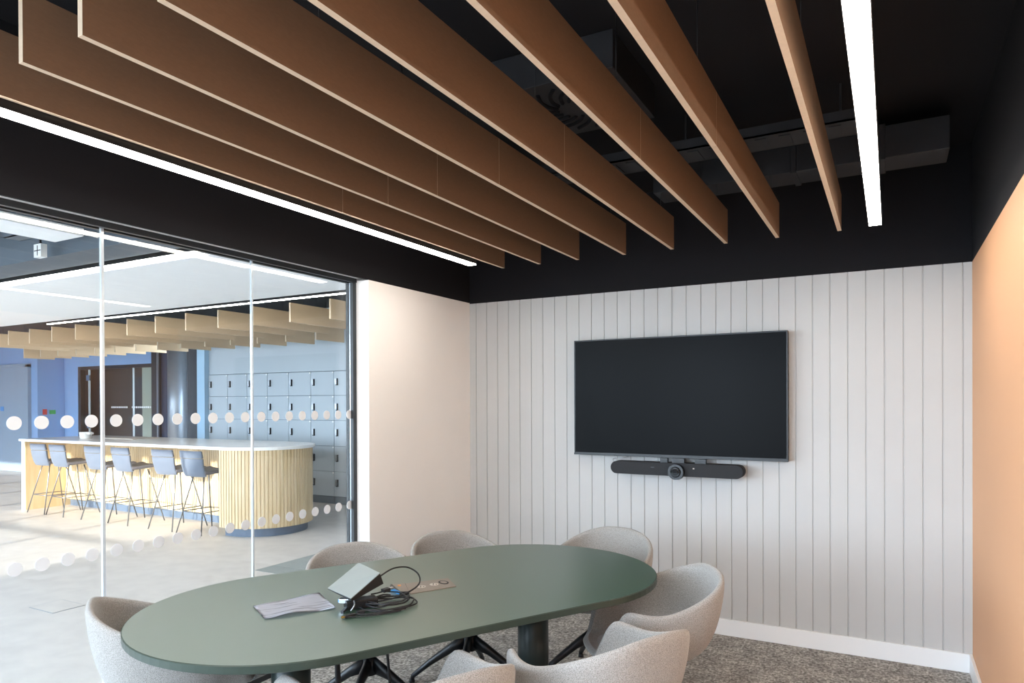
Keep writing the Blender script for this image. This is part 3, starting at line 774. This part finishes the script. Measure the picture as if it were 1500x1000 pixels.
for y_, x0, x1 in ((1.9, -9, -5.2), (1.2, -9, -5.4)):
    t = thing('ceiling_duct', 'dark pipe duct in the lounge ceiling, %s the glass' % ('farther along' if y_ > 1.5 else 'nearer the windows beyond'), 'duct', (x0, y_, 2.75))
    bm = B(); cyl(bm, (0, 0, 0), (x1 - x0, 0, 0), .11, seg=24); obj('duct_body', bm, 'service', t)
    boxes('hanger', 'alu', [(.5, .51, -.005, .005, .1, .2)], t); boxes('hanger', 'alu', [(3, 3.01, -.005, .005, .1, .2)], t)

# outside: paving and an unseen block added to keep the low sun off the meeting room
struct('ground', 'ground', [(-60, 40, -60, YF - .16, -.4, -.3)])
t = thing('sun_blocker', 'added unseen block outside that shades the meeting room windows', 'sun blocker', (0, -12, 0))
boxes('blocker_wall', 'blocker_coat', [(-2.95, 16, -4, 0, -.3, 5.9)], t)

# ------------------------------------------------------------------ light
W = bpy.data.worlds.new('sky'); SC.world = W; W.use_nodes = True
bg = W.node_tree.nodes['Background']; bg.inputs[0].default_value = (.70, .84, 1.0, 1); bg.inputs[1].default_value = 11
sun = bpy.data.lights.new('sun', 'SUN'); sun.energy = 6.5; sun.color = (1, .93, .82); sun.angle = .009
so = bpy.data.objects.new('sun', sun); COL.objects.link(so); so.rotation_euler = Vector((-.20, .98, -.245)).to_track_quat('-Z', 'Y').to_euler()
def portal(x0, x1):
    a = bpy.data.lights.new('daylight_portal', 'AREA'); a.shape = 'RECTANGLE'; a.size = x1 - x0; a.size_y = 2.27; a.cycles.is_portal = True
    o = bpy.data.objects.new('daylight_portal', a); COL.objects.link(o); o.location = ((x0 + x1) / 2, YF - .17, 1.485)
    o.rotation_euler = Vector((0, 1, 0)).to_track_quat('-Z', 'Z').to_euler()
portal(-2.95, .25); portal(XE, -3.16)

# ------------------------------------------------------------------ camera
th, roll, pitch = 5.01680602e-01, -3.86636449e-03, -4.09141286e-03
F = Vector((-math.sin(th) * math.cos(pitch), math.cos(th) * math.cos(pitch), math.sin(pitch))); R = Vector((math.cos(th), math.sin(th), 0)); U = R.cross(F)
R2 = R * math.cos(roll) + U * math.sin(roll); U2 = -R * math.sin(roll) + U * math.cos(roll)
cam = bpy.data.cameras.new('camera'); co = bpy.data.objects.new('camera', cam); COL.objects.link(co)
co.matrix_world = Matrix(((R2.x, U2.x, -F.x, 0), (R2.y, U2.y, -F.y, 0), (R2.z, U2.z, -F.z, 1.52), (0, 0, 0, 1)))
cam.sensor_width = 36; cam.lens = 1010.78 / 1500 * 36; cam.shift_y = 92.59 / 1500; cam.clip_start = .03; cam.clip_end = 300
SC.camera = co
SC.view_settings.view_transform = 'Standard'; SC.view_settings.look = 'None'; SC.view_settings.gamma = 1; SC.view_settings.exposure = 0.55
SC.view_settings.use_curve_mapping = False
SC.cycles.max_bounces = 10; SC.cycles.diffuse_bounces = 6; SC.cycles.transparent_max_bounces = 16
SC.cycles.sample_clamp_indirect = 6
